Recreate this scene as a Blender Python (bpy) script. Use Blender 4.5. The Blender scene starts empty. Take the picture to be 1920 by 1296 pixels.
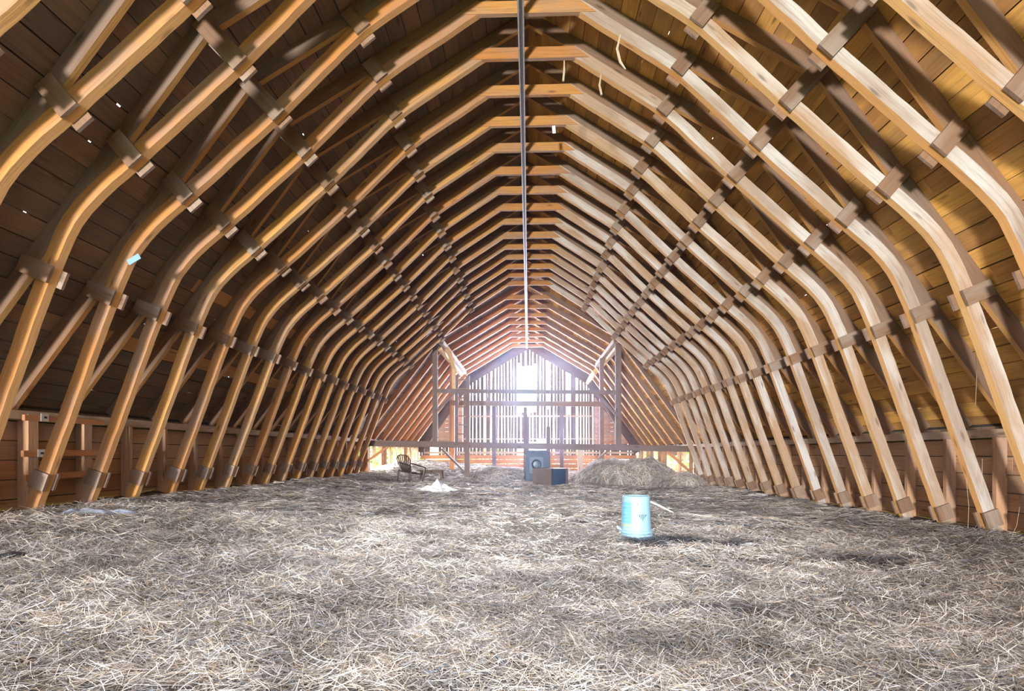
import bpy, math, random
import numpy as np
from mathutils import Vector, Matrix
random.seed(7)
rng = np.random.default_rng(11)
S = bpy.context.scene
COL = S.collection
R = math.radians

# ---------------------------------------------------------------- camera, sky, lights, exposure
E = 0.78                                   # eye height above the nominal hay level (z = 0)
cam_d = bpy.data.cameras.new('camera'); cam = bpy.data.objects.new('camera', cam_d); COL.objects.link(cam)
cam.location = (0, 0, E); cam.rotation_euler = (R(90), 0, R(1.77))
cam_d.sensor_fit = 'HORIZONTAL'; cam_d.sensor_width = 36; cam_d.lens = 970/1920*36
cam_d.shift_y = 202/1920; cam_d.clip_start = .05; cam_d.clip_end = 300
S.camera = cam
S.view_settings.view_transform = 'Standard'; S.view_settings.look = 'None'
S.view_settings.gamma = 1; S.view_settings.use_curve_mapping = False
S.view_settings.exposure = 0.3
w = bpy.data.worlds.new('sky'); S.world = w; w.use_nodes = True
bg = w.node_tree.nodes['Background']; bg.inputs[0].default_value = (.86, .93, 1, 1); bg.inputs[1].default_value = 5.0

def lamp(name, kind, loc, target, energy, color, **kw):
    d = bpy.data.lights.new(name, kind); o = bpy.data.objects.new(name, d); COL.objects.link(o)
    o.location = loc; o.rotation_euler = (Vector(target)-Vector(loc)).to_track_quat('-Z', 'Y').to_euler()
    d.energy = energy; d.color = color
    for k, v in kw.items(): setattr(d, k, v)
    return o
# low sun behind the far gable
lamp('sun', 'SUN', (.08, 40, E+6.2), (0, 0, E), 26.0, (1, .94, .90), angle=R(2))
# yard daylight from behind the camera, then an added fill lamp for the hay
lamp('yard_daylight', 'AREA', (-3.6, -12, .75), (.8, 8, 2.2), 4600, (1, .95, .87), shape='RECTANGLE', size=1.2, size_y=.8)
lamp('hay_fill', 'AREA', (-1.0, -3.3, 2.7), (.3, 10.5, -.2), 115, (.84, .92, 1), shape='RECTANGLE', size=4.4, size_y=1.8, spread=R(44))
# daylight through the slatted far gable and through the broken side walls
lamp('gable_daylight', 'AREA', (0, 24.2, 3.0), (0, 8, .6), 8000, (.74, .78, 1), shape='RECTANGLE', size=5, size_y=4.5)
lamp('side_daylight', 'AREA', (-6.6, 18.3, 1.7), (-2, 18.3, -.2), 1900, (1, .93, .82), shape='RECTANGLE', size=6, size_y=2)
lamp('right_daylight', 'AREA', (6.6, 18, 1.0), (0, 18, .9), 900, (1, .95, .86), shape='RECTANGLE', size=6, size_y=2)

# ---------------------------------------------------------------- helpers
def new_mat(name):
    m = bpy.data.materials.new(name); m.use_nodes = True
    nt = m.node_tree; b = nt.nodes['Principled BSDF']
    return m, nt, b
def rgba(c): return (c[0], c[1], c[2], 1)

def wood(name, a, b, dark, grain=.55, rough=.8, patch=None, patch_amt=.5, spread=1.0, bump=.35):
    """UV wood: u = metres along the grain, v = metres across; tint differs from piece to piece."""
    m, nt, bs = new_mat(name); N = nt.nodes; L = nt.links
    uv = N.new('ShaderNodeUVMap'); info = N.new('ShaderNodeObjectInfo')
    sep = N.new('ShaderNodeSeparateXYZ'); L.new(uv.outputs[0], sep.inputs[0])
    rz = N.new('ShaderNodeMath'); rz.operation = 'MULTIPLY'; rz.inputs[1].default_value = 53.0; L.new(info.outputs['Random'], rz.inputs[0])
    def vec(su, sv):
        c = N.new('ShaderNodeCombineXYZ')
        for i, s in ((0, su), (1, sv)):
            k = N.new('ShaderNodeMath'); k.operation = 'MULTIPLY'; k.inputs[1].default_value = s
            L.new(sep.outputs[i], k.inputs[0]); L.new(k.outputs[0], c.inputs[i])
        L.new(rz.outputs[0], c.inputs[2]); return c
    n1 = N.new('ShaderNodeTexNoise'); n1.inputs['Scale'].default_value = 1; n1.inputs['Detail'].default_value = 6; n1.inputs['Roughness'].default_value = .65
    L.new(vec(2.2, 55).outputs[0], n1.inputs['Vector'])
    n2 = N.new('ShaderNodeTexNoise'); n2.inputs['Scale'].default_value = 1; n2.inputs['Detail'].default_value = 3
    L.new(vec(1.3, 7).outputs[0], n2.inputs['Vector'])
    vo = N.new('ShaderNodeTexVoronoi'); vo.inputs['Scale'].default_value = 1; L.new(vec(2.0, 8).outputs[0], vo.inputs['Vector'])
    def ramp(src, p0, p1):
        r = N.new('ShaderNodeMapRange'); r.inputs[1].default_value = p0; r.inputs[2].default_value = p1; L.new(src, r.inputs[0]); r.clamp = True; return r.outputs[0]
    def mix(f, c1, c2):
        x = N.new('ShaderNodeMix'); x.data_type = 'RGBA'
        for s, v in ((x.inputs[0], f), (x.inputs[6], c1), (x.inputs[7], c2)):
            if hasattr(v, 'is_output'): L.new(v, s)
            else: s.default_value = v if isinstance(v, float) else rgba(v)
        return x.outputs[2]
    f = N.new('ShaderNodeMath'); f.operation = 'MULTIPLY_ADD'; L.new(info.outputs['Random'], f.inputs[0]); f.inputs[1].default_value = spread
    g = ramp(n2.outputs[0], .3, .7)
    h = N.new('ShaderNodeMath'); h.operation = 'MULTIPLY_ADD'; L.new(g, h.inputs[0]); h.inputs[1].default_value = .6; h.inputs[2].default_value = -.3
    L.new(h.outputs[0], f.inputs[2]); f.use_clamp = True
    c = mix(f.outputs[0], a, b)
    if patch:
        n3 = N.new('ShaderNodeTexNoise'); n3.inputs['Scale'].default_value = 1; n3.inputs['Detail'].default_value = 4
        L.new(vec(.9, 3).outputs[0], n3.inputs['Vector'])
        pf = N.new('ShaderNodeMath'); pf.operation = 'MULTIPLY'; pf.inputs[1].default_value = patch_amt; L.new(ramp(n3.outputs[0], .45, .62), pf.inputs[0])
        c = mix(pf.outputs[0], c, patch)
    gr = N.new('ShaderNodeMath'); gr.operation = 'MULTIPLY'; gr.inputs[1].default_value = grain; L.new(ramp(n1.outputs[0], .48, .78), gr.inputs[0])
    c = mix(gr.outputs[0], c, dark)
    kn = N.new('ShaderNodeMath'); kn.operation = 'MULTIPLY'; kn.inputs[1].default_value = .7; L.new(ramp(vo.outputs['Distance'], .16, .06), kn.inputs[0])
    c = mix(kn.outputs[0], c, dark)
    L.new(c, bs.inputs['Base Color']); bs.inputs['Roughness'].default_value = rough
    bp = N.new('ShaderNodeBump'); bp.inputs['Strength'].default_value = bump; bp.inputs['Distance'].default_value = .01
    L.new(n1.outputs[0], bp.inputs['Height']); L.new(bp.outputs[0], bs.inputs['Normal'])
    return m

def plain(name, c, rough=.6, metal=0.0, var=.25, scale=6.0, bump=0.0):
    m, nt, bs = new_mat(name); N = nt.nodes; L = nt.links
    t = N.new('ShaderNodeTexCoord'); n = N.new('ShaderNodeTexNoise'); n.inputs['Scale'].default_value = scale; n.inputs['Detail'].default_value = 5
    L.new(t.outputs['Object'], n.inputs['Vector'])
    x = N.new('ShaderNodeMix'); x.data_type = 'RGBA'; L.new(n.outputs[0], x.inputs[0])
    x.inputs[6].default_value = rgba([k*(1-var) for k in c]); x.inputs[7].default_value = rgba([min(1, k*(1+var)) for k in c])
    L.new(x.outputs[2], bs.inputs['Base Color']); bs.inputs['Roughness'].default_value = rough; bs.inputs['Metallic'].default_value = metal
    if bump:
        b = N.new('ShaderNodeBump'); b.inputs['Strength'].default_value = bump; b.inputs['Distance'].default_value = .02
        L.new(n.outputs[0], b.inputs['Height']); L.new(b.outputs[0], bs.inputs['Normal'])
    return m

M = {}
M['rib_l'] = wood('rib_wood_orange', (.42, .18, .05), (.50, .255, .07), (.13, .05, .02), .65, patch=(.27, .20, .165), patch_amt=.6)
M['rib_r'] = wood('rib_wood_grey', (.33, .26, .21), (.40, .26, .16), (.12, .08, .06), .6, patch=(.56, .545, .53), patch_amt=.75)
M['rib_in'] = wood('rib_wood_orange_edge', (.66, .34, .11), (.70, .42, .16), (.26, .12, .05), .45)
M['tie'] = wood('tie_wood', (.24, .14, .085), (.18, .105, .065), (.08, .04, .025), .5, patch=(.40, .37, .33), patch_amt=.4)
M['rafter'] = wood('rafter_wood', (.24, .135, .075), (.17, .10, .065), (.07, .04, .025), .5, patch=(.22, .18, .15), patch_amt=.5)
M['raft_lit'] = wood('rafter_wood_lit_edge', (.56, .27, .09), (.60, .34, .12), (.2, .09, .04), .45)  # golden glow of lit rafter edges, put into the colour
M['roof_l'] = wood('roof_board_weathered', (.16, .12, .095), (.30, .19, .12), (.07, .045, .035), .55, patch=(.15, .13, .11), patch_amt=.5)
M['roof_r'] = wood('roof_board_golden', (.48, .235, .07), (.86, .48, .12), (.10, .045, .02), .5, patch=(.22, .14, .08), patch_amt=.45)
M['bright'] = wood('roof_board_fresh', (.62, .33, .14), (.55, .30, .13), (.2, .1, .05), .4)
M['wall'] = wood('wall_board', (.42, .22, .12), (.52, .31, .18), (.10, .05, .035), .55, patch=(.34, .28, .23), patch_amt=.5)
M['plate'] = wood('plate_wood', (.45, .32, .22), (.40, .27, .18), (.16, .09, .06), .5, patch=(.5, .44, .36))
M['bent'] = wood('dark_timber', (.14, .10, .09), (.17, .12, .10), (.05, .035, .03), .5)
M['orange'] = wood('orange_timber', (.55, .25, .10), (.48, .22, .10), (.2, .09, .04), .45)
M['slat'] = wood('slat_wood', (.10, .075, .065), (.16, .105, .075), (.04, .03, .02), .55)
M['pole'] = wood('peeled_pole', (.68, .46, .20), (.62, .42, .2), (.3, .17, .07), .4)
M['steel'] = plain('track_steel', (.36, .34, .32), .6, .3, .3, 20)
M['track_web'] = plain('track_web_rust', (.10, .08, .07), .7, .2, .4, 30)
M['galv'] = plain('galvanised_sheet', (.36, .47, .47), .4, .5, .2, 8)
M['tin'] = plain('hinge_tin', (.62, .64, .64), .4, .6, .2, 30)
M['bucket'] = plain('bucket_plastic', (.20, .34, .43), .55, 0, .06, 9)
M['label_blue'] = plain('bucket_label_blue', (.10, .30, .48), .5, 0, .25, 30)
M['label_green'] = plain('bucket_label_green', (.30, .35, .15), .5, 0, .2, 30)
M['ink'] = plain('black_print', (.01, .014, .03), .5, 0, .1, 5)
M['chair'] = plain('dark_brown_resin', (.045, .028, .022), .45, 0, .2, 12)
M['enamel'] = plain('blue_grey_enamel', (.014, .028, .055), .5, .1, .25, 5)
M['enamel_light'] = plain('pale_enamel', (.05, .072, .105), .5, .1, .15, 5)
M['glass_dark'] = plain('dark_porthole_glass', (.05, .075, .10), .4, 0, .2, 5)
M['card'] = plain('brown_fibreboard', (.105, .072, .06), .8, 0, .2, 5)
M['box_in'] = plain('blue_box_lining', (.025, .05, .10), .6, 0, .4, 6)
M['white'] = plain('white_plastic_film', (.78, .80, .84), .35, 0, .08, 20)
M['cloth'] = plain('pale_blue_cloth', (.36, .42, .54), .9, 0, .3, 14)
M['tarp'] = plain('blue_tarp', (.02, .06, .14), .5, 0, .4, 12)
M['black'] = plain('black_rubber', (.012, .012, .014), .5, 0, .3, 9)
M['string'] = plain('old_twine', (.5, .42, .3), .9, 0, .2, 30)
M['roofing'] = plain('outer_roofing', (.05, .045, .04), .9, 0, .3, 3)
M['leaf'] = plain('green_leaves', (.22, .34, .05), .7, 0, .5, 1.5)
M['trunk'] = plain('bark', (.10, .07, .05), .9, 0, .3, 6)
M['grass'] = plain('outside_grass', (.20, .28, .06), .9, 0, .3, .6)

def attr_mat(name, rough=.75, noise=0.0, bump=0.0, sheen=False):
    m, nt, bs = new_mat(name); N = nt.nodes; L = nt.links
    a = N.new('ShaderNodeAttribute'); a.attribute_name = 'tint'
    src = a.outputs['Color']
    if noise:
        t = N.new('ShaderNodeTexCoord'); mp = N.new('ShaderNodeMapping'); mp.inputs['Scale'].default_value = (26, 60, 30); L.new(t.outputs['Object'], mp.inputs[0])
        n = N.new('ShaderNodeTexNoise'); n.inputs['Scale'].default_value = 1; n.inputs['Detail'].default_value = 7; n.inputs['Roughness'].default_value = .7; n.inputs['Distortion'].default_value = 1.5
        L.new(mp.outputs[0], n.inputs['Vector'])
        r = N.new('ShaderNodeMapRange'); r.inputs[1].default_value = .3; r.inputs[2].default_value = .7; r.inputs[3].default_value = 1-noise; r.inputs[4].default_value = 1+noise*.6; L.new(n.outputs[0], r.inputs[0])
        x = N.new('ShaderNodeMix'); x.data_type = 'RGBA'; x.blend_type = 'MULTIPLY'; x.inputs[0].default_value = 1
        L.new(src, x.inputs[6]); L.new(r.outputs[0], x.inputs[7]); src = x.outputs[2]
        b = N.new('ShaderNodeBump'); b.inputs['Strength'].default_value = bump; b.inputs['Distance'].default_value = .03
        L.new(n.outputs[0], b.inputs['Height']); L.new(b.outputs[0], bs.inputs['Normal'])
    L.new(src, bs.inputs['Base Color']); bs.inputs['Roughness'].default_value = rough
    return m
M['hay'] = attr_mat('hay_mat', .95, .75, .8)
M['straw'] = attr_mat('straw', .6)

class MB:
    """collects faces with UVs (metres along / across) and links them as one mesh object"""
    def __init__(s): s.v = []; s.f = []; s.u = []
    def face(s, pts, uvs):
        i = len(s.v); s.v += [tuple(p) for p in pts]; s.f.append(tuple(range(i, i+len(pts)))); s.u += [tuple(q) for q in uvs]
    def prism(s, poly, y0, y1, along):
        """xz polygon pushed along y; grain follows the xz direction `along`"""
        ax, az = along; n = math.hypot(ax, az) or 1; ax /= n; az /= n
        U = lambda p: p[0]*ax+p[1]*az
        V = lambda p: -p[0]*az+p[1]*ax
        s.face([(p[0], y0, p[1]) for p in poly], [(U(p), V(p)) for p in poly])
        s.face([(p[0], y1, p[1]) for p in poly[::-1]], [(U(p), V(p)+3) for p in poly[::-1]])
        m = len(poly)
        for i in range(m):
            p, q = poly[i], poly[(i+1) % m]
            s.face([(p[0], y0, p[1]), (p[0], y1, p[1]), (q[0], y1, q[1]), (q[0], y0, q[1])], [(U(p), V(p)+5), (U(p), V(p)+5+y1-y0), (U(q), V(q)+5+y1-y0), (U(q), V(q)+5)])
    def box(s, p0, p1, wd, th, up=(0, 0, 1)):
        """a stick from p0 to p1, wd across (sideways), th along `up`"""
        p0 = Vector(p0); p1 = Vector(p1); d = p1-p0; L = d.length; d.normalize(); up = Vector(up)
        x = d.cross(up)
        if x.length < 1e-4: x = d.cross(Vector((1, 0, 0)))
        x.normalize(); z = x.cross(d).normalized()
        x *= wd/2; z *= th/2
        c = [x*a+z*b for a, b in ((-1, -1), (1, -1), (1, 1), (-1, 1))]
        k = 0
        for i in range(4):
            a, b = c[i], c[(i+1) % 4]; wv = (b-a).length
            s.face([p0+a, p0+b, p1+b, p1+a], [(0, k), (0, k+wv), (L, k+wv), (L, k)]); k += wv+.37
        s.face([p0+q for q in c[::-1]], [(q.dot(x)*.1, q.dot(z)+9) for q in c[::-1]]); s.face([p1+q for q in c], [(q.dot(x)*.1, q.dot(z)+9) for q in c])
    def tube(s, pts, r, n=6):
        pts = [Vector(p) for p in pts]; rings = []; t = 0
        for i, p in enumerate(pts):
            d = (pts[min(i+1, len(pts)-1)]-pts[max(i-1, 0)]).normalized()
            x = d.cross(Vector((.13, .31, .94))).normalized(); y = d.cross(x)
            rr = r[i] if isinstance(r, (list, tuple)) else r
            rings.append([p+(x*math.cos(2*math.pi*k/n)+y*math.sin(2*math.pi*k/n))*rr for k in range(n)])
        for i in range(len(pts)-1):
            L = (pts[i+1]-pts[i]).length
            for k in range(n):
                a, b = k, (k+1) % n
                s.face([rings[i][a], rings[i][b], rings[i+1][b], rings[i+1][a]], [(t, k*.04), (t, k*.04+.04), (t+L, k*.04+.04), (t+L, k*.04)])
            t += L
        s.face(rings[0][::-1], [(0, k*.04) for k in range(n)]); s.face(rings[-1], [(0, k*.04) for k in range(n)])
    def lathe(s, prof, n=40, a0=0, a1=2*math.pi):
        full = abs(a1-a0-2*math.pi) < 1e-6
        for i in range(len(prof)-1):
            (r0, z0), (r1, z1) = prof[i], prof[i+1]
            for k in range(n):
                a = a0+(a1-a0)*k/n; b = a0+(a1-a0)*(k+1)/n
                q = [(r0*math.cos(a), r0*math.sin(a), z0), (r0*math.cos(b), r0*math.sin(b), z0), (r1*math.cos(b), r1*math.sin(b), z1), (r1*math.cos(a), r1*math.sin(a), z1)]
                if r0 < 1e-6: q = q[1:]
                elif r1 < 1e-6: q = q[:3]
                s.face(q, [(p[2], math.atan2(p[1], p[0])) for p in q])
    def mesh(s, name, mat, smooth=False, weld=False):
        me = bpy.data.meshes.new(name); me.from_pydata(s.v, [], s.f)
        uv = me.uv_layers.new(name='UVMap'); uv.data.foreach_set('uv', [c for q in s.u for c in q])
        me.materials.append(mat)
        if weld:
            import bmesh
            bm = bmesh.new(); bm.from_mesh(me); bmesh.ops.remove_doubles(bm, verts=bm.verts, dist=1e-5); bmesh.ops.recalc_face_normals(bm, faces=bm.faces); bm.to_mesh(me); bm.free()
        if smooth: me.polygons.foreach_set('use_smooth', [True]*len(me.polygons))
        return me
    def obj(s, name, mat, parent=None, loc=None, smooth=False, weld=False):
        return link(name, s.mesh(name, mat, smooth, weld), parent, loc)

def link(name, me, parent=None, loc=None, rot=None, scale=None):
    o = bpy.data.objects.new(name, me); COL.objects.link(o)
    if parent: o.parent = parent
    if loc is not None: o.location = loc
    if rot is not None: o.rotation_euler = rot
    if scale is not None: o.scale = scale
    return o
def tag(o, label, cat, group=None, kind=None):
    if label: o['label'] = label
    if cat: o['category'] = cat
    if group: o['group'] = group
    if kind: o['kind'] = kind
    return o
def thing(name, label, cat, loc=(0, 0, 0), rz=0, group=None, kind=None):
    return tag(link(name, None, None, loc, (0, 0, rz)), label, cat, group, kind)

ORD = 'first second third fourth fifth sixth seventh eighth ninth tenth eleventh twelfth thirteenth fourteenth fifteenth sixteenth seventeenth eighteenth nineteenth twentieth'.split()

# ---------------------------------------------------------------- barn cross-section (z relative to eye, then + E)
SP = .622                                    # truss spacing
DK = lambda k: 4.80+.622*k                  # distance of truss k
Y0, Y1 = -3.0, 23.3                         # near and far gable
def sag(s, x, z): return z-(s*.018*abs(x)*(1-z/3.2) if z < 3.2 else 0)
def profile(s, off):
    """plate, break and ridge points on side s, moved outward by off"""
    P = Vector((4.92, sag(s, 4.92, .33))); B = Vector((2.62, 3.43)); T = Vector((0, 4.99))
    dl = (B-P).normalized(); du = (T-B).normalized()
    nl = Vector((-dl.y, dl.x)); nu = Vector((-du.y, du.x))
    if nl.x < 0: nl = -nl
    if nu.y < 0: nu = -nu
    p = P+nl*off; b0 = B+nl*off; b1 = B+nu*off
    a = b0; d = dl; c = b1; e = du
    t = ((c.x-a.x)*e.y-(c.y-a.y)*e.x)/(d.x*e.y-d.y*e.x)
    br = a+d*t
    ri = Vector((0, b1.y+du.y/du.x*(0-b1.x)))
    return p, br, ri
def PX(s, v): return (s*v[0], v[1]+E)

RIB = [(4.90, -1.10), (4.52, -.06), (3.976, 1.445), (3.775, 1.90), (3.56, 2.15), (3.24, 2.42), (2.374, 3.20), (1.573, 3.976), (.50, 4.675)]
def smooth_path(pts, step=.12):
    """polyline with rounded corners, resampled"""
    P = [Vector(p) for p in pts]; out = [P[0]]
    for i in range(1, len(P)-1):
        a, b, c = P[i-1], P[i], P[i+1]; r = min(.16, (a-b).length*.45, (c-b).length*.45)
        p = b+(a-b).normalized()*r; q = b+(c-b).normalized()*r
        out += [p, p*.25+b*.5+q*.25, q]
    out.append(P[-1]); res = [out[0]]
    for a, b in zip(out, out[1:]):
        n = max(1, round((b-a).length/step)); res += [a+(b-a)*(j/n) for j in range(1, n+1)]
    return res
RD, RT = .118, .072                         # rib depth and thickness
def rib_mesh(s, mat, seed):
    r = random.Random(seed); mb = MB()
    pts = smooth_path([(x, sag(s, x, z)) for x, z in RIB]); u = 0; prev = None
    ring = []
    for i, p in enumerate(pts):
        d = (pts[min(i+1, len(pts)-1)]-pts[max(i-1, 0)]).normalized(); n = Vector((d.y, -d.x))
        if n.x < 0: n = -n
        a = p-n*(RD/2+r.uniform(-.0018, .0018)); b = p+n*(RD/2+r.uniform(-.0018, .0018)); jy = r.uniform(-.003, .003)
        ring.append((PX(s, a), PX(s, b), jy))
    for i in range(len(ring)-1):
        (a, b, j), (c, d, k) = ring[i], ring[i+1]; L = (pts[i+1]-pts[i]).length; y0, y1 = -RT/2, RT/2
        q = lambda p, y: (p[0], y, p[1])
        mb.face([q(a, y0+j), q(b, y0+j), q(d, y0+k), q(c, y0+k)], [(u, 0), (u, RD), (u+L, RD), (u+L, 0)])
        mb.face([q(a, y1+j), q(c, y1+k), q(d, y1+k), q(b, y1+j)], [(u, 1), (u+L, 1), (u+L, 1+RD), (u, 1+RD)])
        mb.face([q(a, y0+j), q(c, y0+k), q(c, y1+k), q(a, y1+j)], [(u, 2), (u+L, 2), (u+L, 2+RT), (u, 2+RT)])
        mb.face([q(b, y0+j), q(b, y1+j), q(d, y1+k), q(d, y0+k)], [(u, 3), (u, 3+RT), (u+L, 3+RT), (u+L, 3)])
        u += L
    for rr in (ring[0], ring[-1]):
        a, b, j = rr; mb.face([(a[0], y, p) for y, p in ()] or [(a[0], -RT/2+j, a[1]), (b[0], -RT/2+j, b[1]), (b[0], RT/2+j, b[1]), (a[0], RT/2+j, a[1])], [(0, 5), (.1, 5), (.1, 5.1), (0, 5.1)])
    me = mb.mesh('rib', mat)
    # weathered broad faces, lighter orange inner and outer edges
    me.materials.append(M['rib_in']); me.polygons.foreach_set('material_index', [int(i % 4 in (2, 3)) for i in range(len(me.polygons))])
    return me
def rafter_meshes(s, mat, th=.05):
    p0, b0, r0 = profile(s, 0); p1, b1, r1 = profile(s, .138); out = []
    for nm, poly in (('lower_rafter', [p0, b0, b1, p1]), ('upper_rafter', [b0, r0, r1, b1])):
        mb = MB(); poly = [PX(s, q) for q in poly]
        mb.prism(poly, -th/2, th/2, (poly[1][0]-poly[0][0], poly[1][1]-poly[0][1])); me = mb.mesh(nm, mat)
        me.materials.append(M['raft_lit']); me.polygons.foreach_set('material_index', [0, 0]+[1]*(len(me.polygons)-2)); out.append((nm, me))
    return out
TIES = [(3.976, 1.445, .926, .378), (3.24, 2.42, .65, .76), (2.374, 3.20, .68, .73), (1.573, 3.976, .63, .777)]
def seg_hit(o, n, a, b):
    d = b-a; den = n.x*d.y-n.y*d.x
    if abs(den) < 1e-9: return None
    t = ((a.x-o.x)*d.y-(a.y-o.y)*d.x)/den; k = ((a.x-o.x)*n.y-(a.y-o.y)*n.x)/den
    return t if t > 0 and -.02 <= k <= 1.02 else None
def tie_meshes(s, mat):
    out = []; pr = profile(s, .10)
    for x, z, nx, nz in TIES:
        o = Vector((x, sag(s, x, z))); n = Vector((nx, nz)).normalized(); t = Vector((-n.y, n.x))
        hits = [h for h in (seg_hit(o, n, pr[0], pr[1]), seg_hit(o, n, pr[1], pr[2])) if h]
        ln = min(hits) if hits else .2
        for side, ov in ((-1, .012), (1, .045)):
            mb = MB(); a = o-n*(RD/2+ov); b = o+n*ln
            poly = [PX(s, q) for q in (a-t*.075, b-t*.075, b+t*.075, a+t*.075)]
            y0 = side*(RT/2+.004); y1 = y0+side*.026
            mb.prism(poly, min(y0, y1), max(y0, y1), (s*n.x, n.y)); out.append(('tie', mb.mesh('tie', mat)))
    # foot plates just above the hay
    f = -.36 if s < 0 else -.56
    k = (f-RIB[1][1])/(RIB[0][1]-RIB[1][1]); x = RIB[1][0]+k*(RIB[0][0]-RIB[1][0])
    o = Vector((x, sag(s, x, f))); d = (Vector(RIB[1])-Vector(RIB[0])).normalized(); n = Vector((d.y, -d.x))
    for side in (-1, 1):
        mb = MB(); poly = [PX(s, q) for q in (o-n*.08-d*.085, o+n*.075-d*.085, o+n*.075+d*.085, o-n*.08+d*.085)]
        y0 = side*(RT/2+.004); y1 = y0+side*.026
        mb.prism(poly, min(y0, y1), max(y0, y1), (s*d.x, d.y)); out.append(('foot_plate', mb.mesh('foot_plate', mat)))
    return out
def collar_mesh(mat, half=.70):
    mb = MB(); mb.prism([(-half, 4.58+E), (half, 4.58+E), (half-.17, 4.71+E), (-half+.17, 4.71+E)], -.024, .024, (1, 0)); return mb.mesh('collar_tie', mat)

RIBS = {s: [rib_mesh(s, M['rib_l' if s < 0 else 'rib_r'], 10*i+s) for i in range(3)] for s in (-1, 1)}
RAFT = {s: rafter_meshes(s, M['rafter']) for s in (-1, 1)}
TIE = {s: tie_meshes(s, M['tie']) for s in (-1, 1)}
COLLAR = collar_mesh(M['rib_l'])
K0, K1 = -3, 15

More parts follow.
